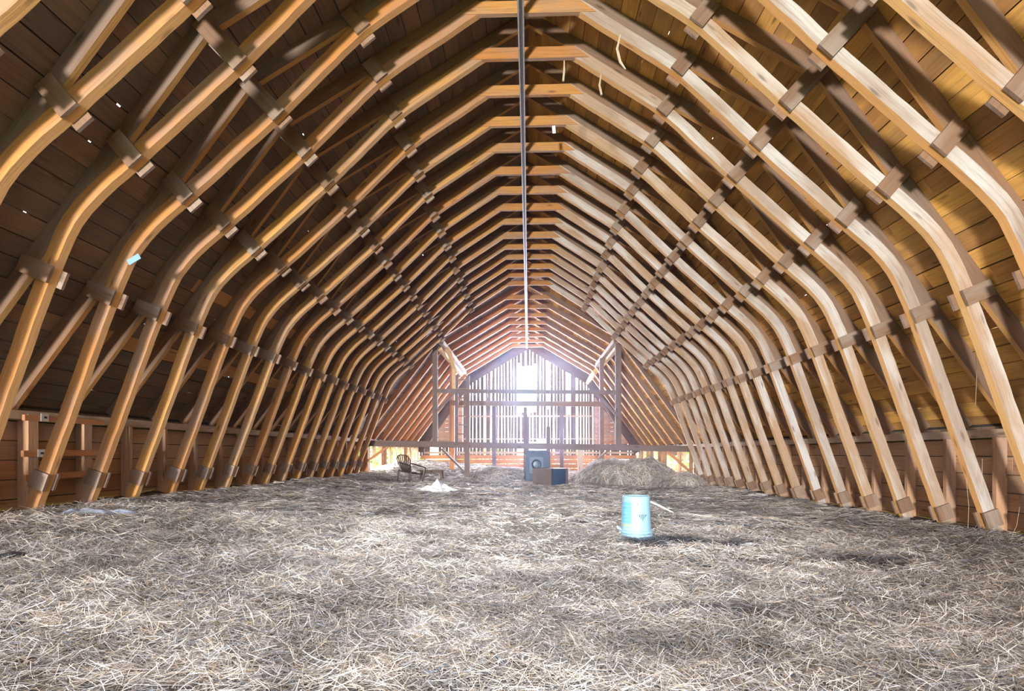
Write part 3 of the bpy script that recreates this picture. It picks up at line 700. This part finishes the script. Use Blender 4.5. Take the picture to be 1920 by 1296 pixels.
def chair():
    p = ray(766, 905, 13.3); x, y = p.x, p.y
    c = thing('patio_chair', 'dark brown slat-back plastic patio chair leaning back in the hay', 'chair', (x, y, H(x, y)-.06), R(-58))
    c.rotation_euler = (R(-9), R(4), R(-30)); c.scale = (.92, .92, .84)
    # local +y is the front
    mt = M['chair']
    m = MB()
    for i in range(6): m.box((-.21, -.20+.075*i, .41-.004*i), (.21, -.20+.075*i, .41-.004*i), .062, .018)
    m.box((-.22, -.23, .405), (-.24, .22, .405), .035, .03); m.box((.22, -.23, .405), (.24, .22, .405), .035, .03); m.box((-.24, .22, .40), (.24, .22, .40), .035, .035)
    m.obj('seat', mt, c)
    bk = lambda u, v: (u, -.22-.20*v, .42+.46*v)
    arch = [bk(-.13, 0), bk(-.215, .45), bk(-.25, .72), bk(-.19, .92), bk(-.09, 1.0), bk(.09, 1.0), bk(.19, .92), bk(.25, .72), bk(.215, .45), bk(.13, 0)]
    m = MB(); m.tube(arch, .019, 8); m.obj('back_frame', mt, c)
    for u in (-.165, -.10, -.033, .033, .10, .165):
        q = 1.0-.35*abs(u)**1.2*1.5
        m = MB(); m.box(bk(u*.6, .0), bk(u*1.2, q), .032, .012, (0, 1, 0)); m.obj('back_slat', mt, c)
    for s in (-1, 1):
        m = MB(); m.tube([bk(s*.23, .52), (s*.285, -.20, .66), (s*.29, .05, .645), (s*.285, .24, .63), (s*.28, .27, .60)], [.018, .024, .026, .024, .02], 8); m.obj('armrest', mt, c)
        m = MB(); m.tube([(s*.28, .265, .62), (s*.265, .27, .40), (s*.25, .25, 0)], [.02, .026, .02], 8); m.obj('leg', mt, c)
        m = MB(); m.tube([bk(s*.21, .05), (s*.23, -.24, .40), (s*.22, -.22, 0)], [.02, .026, .02], 8); m.obj('leg', mt, c)
chair()
def bench():
    p = ray(810, 893, 14.25); x, y = p.x, p.y; z = H(x, y)
    b = thing('low_bench', 'low grey wooden bench sunk in hay behind the patio chair', 'bench', (x, y, z-.03), R(-6))
    mb = MB(); mb.box((-.36, -.08, .29), (.36, -.08, .29), .15, .03); mb.obj('top_board', M['slat'], b)
    mb = MB(); mb.box((-.36, .08, .29), (.35, .08, .292), .15, .03); mb.obj('top_board', M['slat'], b)
    for sx in (-1, 1):
        for sy in (-1, 1):
            mb = MB(); mb.box((sx*.30, sy*.10, 0), (sx*.27, sy*.10, .275), .05, .05, (0, 1, 0)); mb.obj('leg', M['slat'], b)
    mb = MB(); mb.box((-.27, 0, .24), (.27, 0, .24), .03, .06); mb.obj('stretcher', M['slat'], b)
bench()
def dryer():
    D = 13.75; p = ray(1007, 905, D); z = H(p.x, D)-.04
    d = thing('old_dryer', 'old blue-grey clothes dryer with square porthole door between two posts', 'dryer', (p.x, D+.1, z), R(4))
    def rbox(mb, w_, dp, z0, z1, r=.04, yc=0):
        poly = []
        for cx, cz, a in ((w_/2-r, z1-r, 0), (-w_/2+r, z1-r, 90), (-w_/2+.004, z0+.004, 180), (w_/2-.004, z0+.004, 270)):
            rr = r if a < 180 else .004
            poly += [(cx+rr*math.cos(R(a+q)), cz+rr*math.sin(R(a+q))) for q in (0, 30, 60, 90)]
        mb.prism(poly, yc-dp/2, yc+dp/2, (1, 0))
    mb = MB(); rbox(mb, .64, .56, 0, .80, .03); mb.obj('cabinet', M['enamel'], d)
    mb = MB(); rbox(mb, .60, .12, .785, .90, .05, .16); mb.obj('control_panel', M['enamel'], d)
    for i in (-1, 0, 1):
        mb = MB(); mb.lathe([(0, .03), (.02, .03), (.024, 0)], 14); o = mb.obj('knob', M['enamel_light'], d, (i*.18, .085, .85)); o.rotation_euler = (R(90), 0, 0)
    mb = MB(); rbox(mb, .36, .03, .34, .76, .03, -.29); dr = mb.obj('door', M['enamel_light'], d, (-.04, 0, -.04))
    mb = MB(); mb.lathe([(.085, 0), (.125, .012), (.13, .02), (.12, .026), (.09, .016)], 28); o = mb.obj('porthole_ring', M['enamel'], dr, (0, -.303, .57), weld=True); o.rotation_euler = (R(90), 0, 0)
    mb = MB(); mb.lathe([(0, .018), (.06, .014), (.10, .006)], 28); o = mb.obj('porthole_glass', M['glass_dark'], dr, (0, -.303, .57), smooth=True, weld=True); o.rotation_euler = (R(90), 0, 0)
    mb = MB(); mb.box((-.15, -.31, .40), (.15, -.31, .40), .012, .012); mb.obj('door_handle', M['enamel'], dr)
dryer()
def open_box():
    D = 12.75; p = ray(1032, 908, D)
    b = thing('fibreboard_box', 'brown fibreboard box with an open dark blue side in front of the dryer', 'box', (p.x, D, H(p.x, D)-.03), R(-43))
    W, Dp, h, t = .60, .62, .44, .018       # the open side is local +x (turned to the right), the closed face is local -y
    panels = (('front_panel', (-W/2, -Dp/2, h/2), (W/2, -Dp/2, h/2), t, h), ('back_panel', (-W/2, Dp/2, h/2), (W/2, Dp/2, h/2), t, h), ('end_panel', (-W/2+t/2, -Dp/2+t/2, h/2), (-W/2+t/2, Dp/2-t/2, h/2), t, h))
    for nm, a, c, tt, hh in panels:
        mb = MB(); mb.box(a, c, tt, hh); mb.obj(nm, M['card'], b)
    mb = MB(); mb.box((-W/2, 0, h-t/2), (W/2, 0, h-t/2), Dp-t, t); mb.obj('top_panel', M['card'], b)
    mb = MB(); mb.box((-W/2, 0, t/2), (W/2, 0, t/2), Dp-t, t); mb.obj('bottom_panel', M['card'], b)
    mb = MB(); mb.box((W/2-.06, -Dp/2+t, h/2), (W/2-.06, Dp/2-t, h/2), .01, h-2*t); mb.obj('inner_lining', M['box_in'], b)
open_box()
def crumple(name, label, cat, cx, cy, ax, ay, hh, seed, mat, peak=None, n=26, rz=0):
    a, b = vnoise(seed, .09*max(ax, .3)/.3), vnoise(seed+1, .035*max(ax, .3)/.3)
    u = np.linspace(-1, 1, n); U, V = np.meshgrid(u, u); r = np.sqrt(U**2+V**2); k = np.maximum(np.abs(U), np.abs(V)); s = np.where(r > 0, k/np.maximum(r, 1e-6), 1)
    g = np.random.default_rng(seed); wob = 1+.22*np.sin(3*np.arctan2(V, U)+seed)+.13*np.sin(7*np.arctan2(V, U)+2*seed)
    lx, ly = U*s*ax*wob, V*s*ay*wob; c, sn = math.cos(rz), math.sin(rz)
    X = cx+lx*c-ly*sn; Y = cy+lx*sn+ly*c
    Z = hay_h(X, Y)+.012+hh*(1-k**2)*(.5+1.6*np.abs(a(X*1.0, Y)))+.5*hh*b(X, Y)*(1-k)
    if peak: Z = Z+peak[2]*np.clip(1-np.hypot(lx-peak[0], ly-peak[1])/peak[3], 0, 1)**1.3
    v = np.stack([X-cx, Y-cy, Z], -1).reshape(-1, 3)
    i = np.arange(n*n).reshape(n, n); f = np.stack([i[:-1, :-1], i[1:, :-1], i[1:, 1:], i[:-1, 1:]], -1).reshape(-1, 4)[:, ::-1]
    o = link(name, np_mesh(name, v, f, mat, np.ones((n*n, 3))), None, (cx, cy, 0))
    sd = o.modifiers.new('thickness', 'SOLIDIFY'); sd.thickness = .004
    return tag(o, label, cat)
def on_hay(px, py):
    """where the sight line of a photo pixel meets the hay"""
    D = 3.0
    for _ in range(60):
        q = ray(px, py, D); h = H(q.x, D); D += (q.z-h)*.9*D/max(.3, E-h)
        D = min(max(D, 1.2), 22)
    q = ray(px, py, D); return q.x, q.y
def scraps():
    x, y = on_hay(818, 918); crumple('plastic_bag', 'crumpled white plastic bag with a raised peak in front of the patio chair', 'bag', x, y, .36, .20, .11, 31, M['white'], (.0, 0, .13, .12), n=44)
    x, y = on_hay(150, 964); crumple('cloth_rag', 'pale blue rag lying flat along the foot of the left ribs', 'cloth', x+.1, y, .34, .13, .05, 33, M['cloth'], rz=.5)
    x, y = on_hay(1418, 931); crumple('plastic_sheet', 'white plastic scrap against the right rib feet', 'plastic', x, y, .24, .12, .05, 35, M['white'])
    x, y = on_hay(1306, 903); crumple('blue_tarp', 'dark blue tarp bundle beside the hay at the last right ribs', 'tarp', x-.25, y-.1, .22, .18, .16, 37, M['tarp'])
    x, y = on_hay(1156, 951); crumple('paper_scrap', 'small white disc-like scrap just left of the bucket', 'scrap', x, y, .055, .05, .02, 41, M['white'], n=14)
    x, y = on_hay(1405, 1027); crumple('paper_scrap', 'grey-white flat scrap on the hay well right of the bucket', 'scrap', x, y, .075, .05, .025, 43, M['white'], n=14)
    x, y = on_hay(1360, 957); crumple('paper_scrap', 'thin white paper on the hay behind and right of the bucket', 'scrap', x, y, .09, .07, .015, 45, M['white'], n=14)
    x, y = on_hay(1392, 963); crumple('paper_scrap', 'tiny white scrap beside the thin white paper', 'scrap', x, y, .05, .035, .015, 47, M['white'], n=14)
    x, y = on_hay(1258, 1020); crumple('paper_scrap', 'white shred lying in the dark patch right of the bucket base', 'scrap', x, y, .045, .03, .02, 49, M['white'], n=14)
    x, y = on_hay(1076, 951); crumple('paper_scrap', 'faint white scrap half buried left of the bucket', 'scrap', x, y, .06, .04, .012, 51, M['white'], n=14)
    x, y = on_hay(912, 931); o = thing('thin_board', 'thin grey board lying flat in the hay in front of the dryer', 'board', (x, y, H(x, y)+.035), R(8)); mb = MB(); mb.box((-.22, 0, 0), (.22, 0, 0), .16, .015); mb.obj('board', M['slat'], o)
    a = on_hay(1221, 948); b = on_hay(1262, 965)
    o = thing('white_stick', 'bent white plastic strip lying behind the bucket', 'strip'); mb = MB()
    mb.tube([(a[0], a[1], H(*a)+.05), ((a[0]*.5+b[0]*.5)+.02, a[1]*.5+b[1]*.5+.05, H(*a)+.04), (b[0], b[1], H(*b)+.025)], [.022, .02, .008], 8); mb.obj('strip', M['white'], o)
    a = on_hay(0, 1058); b = on_hay(48, 1050)
    o = thing('rubber_strip', 'black rubber strip on the hay at the far left edge', 'strip'); mb = MB(); mb.tube([(a[0]-.1, a[1], H(*a)+.03), (a[0]*.5+b[0]*.5, a[1]*.5+b[1]*.5, H(*a)+.05), (b[0], b[1], H(*b)+.035)], [.008, .018, .010], 8); mb.obj('strip', M['black'], o)
scraps()
def rib_tag():
    p = ray(247, 489, DK(0)-.052); q = ray(262, 480, DK(0)-.052)
    t = thing('metal_tag', 'small pale blue metal tag nailed on a left rib above its lower tie', 'tag')
    mb = MB(); mb.box(p-(q-p)*.45, q, .006, .055, (0, .02, 1)); mb.obj('tag', M['bucket'], t)
    c = thing('cobweb', 'thin cobweb strands hanging between the right ribs and the knee wall', 'cobweb')
    for a, b in (((1828, 640), (1829, 760)), ((1812, 900), (1815, 990)), ((1822, 905), (1832, 870)), ((1842, 860), (1835, 930)), ((1905, 1000), (1870, 985)), ((1912, 950), (1895, 1012))):
        mb = MB(); mb.tube([ray(*a, 4.95), ray((a[0]+b[0])/2+3, (a[1]+b[1])/2+4, 5.0), ray(*b, 5.0)], .0014, 4); mb.obj('strand', M['string'], c)
rib_tag()
def left_clutter():
    # pale sacks in the broken wall opening behind the frame
    for i, (px, py, D, ax, lab) in enumerate(((701, 880, 15.9, .26, 'pale sack slumped at the broken left wall, nearest the frame'), (725, 876, 16.8, .22, 'pale sack at the broken left wall, behind the first one'))):
        p = ray(px, py, D); crumple('feed_sack', lab, 'sack', max(p.x, -4.4), D, ax, .22, .16, 61+i, M['white'])
left_clutter()

# ---------------------------------------------------------------- outside
def outside():
    mb = MB(); n = 10
    mb.face([(-90, -40, -3.2), (90, -40, -3.2), (90, 120, -3.2), (-90, 120, -3.2)], [(0, 0), (1, 0), (1, 1), (0, 1)])
    tag(mb.obj('ground', M['grass']), 'grass outside the barn seen through the gaps', 'ground', kind='structure')
    for i, (x, y, r, lab) in enumerate(((-9.5, 34, 3.0, 'leafy tree outside beyond the left end of the slatted gable'), (-3.0, 38, 2.9, 'leafy tree outside left of the gable middle'), (3.4, 37, 2.9, 'leafy tree outside right of the gable middle'), (9.8, 35, 3.0, 'leafy tree outside beyond the right end of the slatted gable'))):
        t = thing('tree', lab, 'tree', (x, y, -3.2))
        mb = MB(); mb.tube([(0, 0, 0), (.1, 0, 1.4), (0, .1, 2.6)], [.25, .2, .12], 8); mb.obj('trunk', M['trunk'], t)
        g = np.random.default_rng(90+i); m = 2600; d = g.normal(size=(m, 3)); d /= np.linalg.norm(d, axis=1)[:, None]; c = d*r*g.uniform(.55, 1, m)[:, None]**.5; c[:, 2] = c[:, 2]*.62+2.7
        a = g.normal(size=(m, 3)); a /= np.linalg.norm(a, axis=1)[:, None]; b = np.cross(a, g.normal(size=(m, 3))); b /= np.linalg.norm(b, axis=1)[:, None]
        V = np.stack([c-a*.14, c-b*.08, c+a*.14, c+b*.08], 1).reshape(-1, 3); F = np.arange(m*4).reshape(m, 4)
        o = link('crown', np_mesh('crown', V, F, M['leaf'], np.ones((m*4, 3)), False), t); o['kind'] = 'stuff'
outside()

# ---------------------------------------------------------------- dusty air in the loft
def dusty_air():
    p, b, r = profile(1, .13); poly = [(s*x, z+E) for s, L in ((1, ((4.90, -.75), (p.x, p.y), (b.x, b.y))), (-1, ((b.x, b.y), (p.x, p.y), (4.90, -.75)))) for x, z in (L if s > 0 else L)]
    poly.insert(3, (0, r.y+E))
    mb = MB(); mb.prism(poly, 5.0, Y1-.3, (1, 0))
    m = bpy.data.materials.new('dust_haze'); m.use_nodes = True; nt = m.node_tree; nt.nodes.remove(nt.nodes['Principled BSDF'])
    v = nt.nodes.new('ShaderNodeVolumeScatter'); v.inputs['Color'].default_value = (.42, .58, 1, 1); v.inputs['Density'].default_value = .0007; v.inputs['Anisotropy'].default_value = .82
    nt.links.new(v.outputs[0], nt.nodes['Material Output'].inputs['Volume'])
    o = mb.obj('dust_haze', m, weld=True); tag(o, 'thin sunlit dust haze hanging in the loft air', 'haze', kind='stuff')
dusty_air()
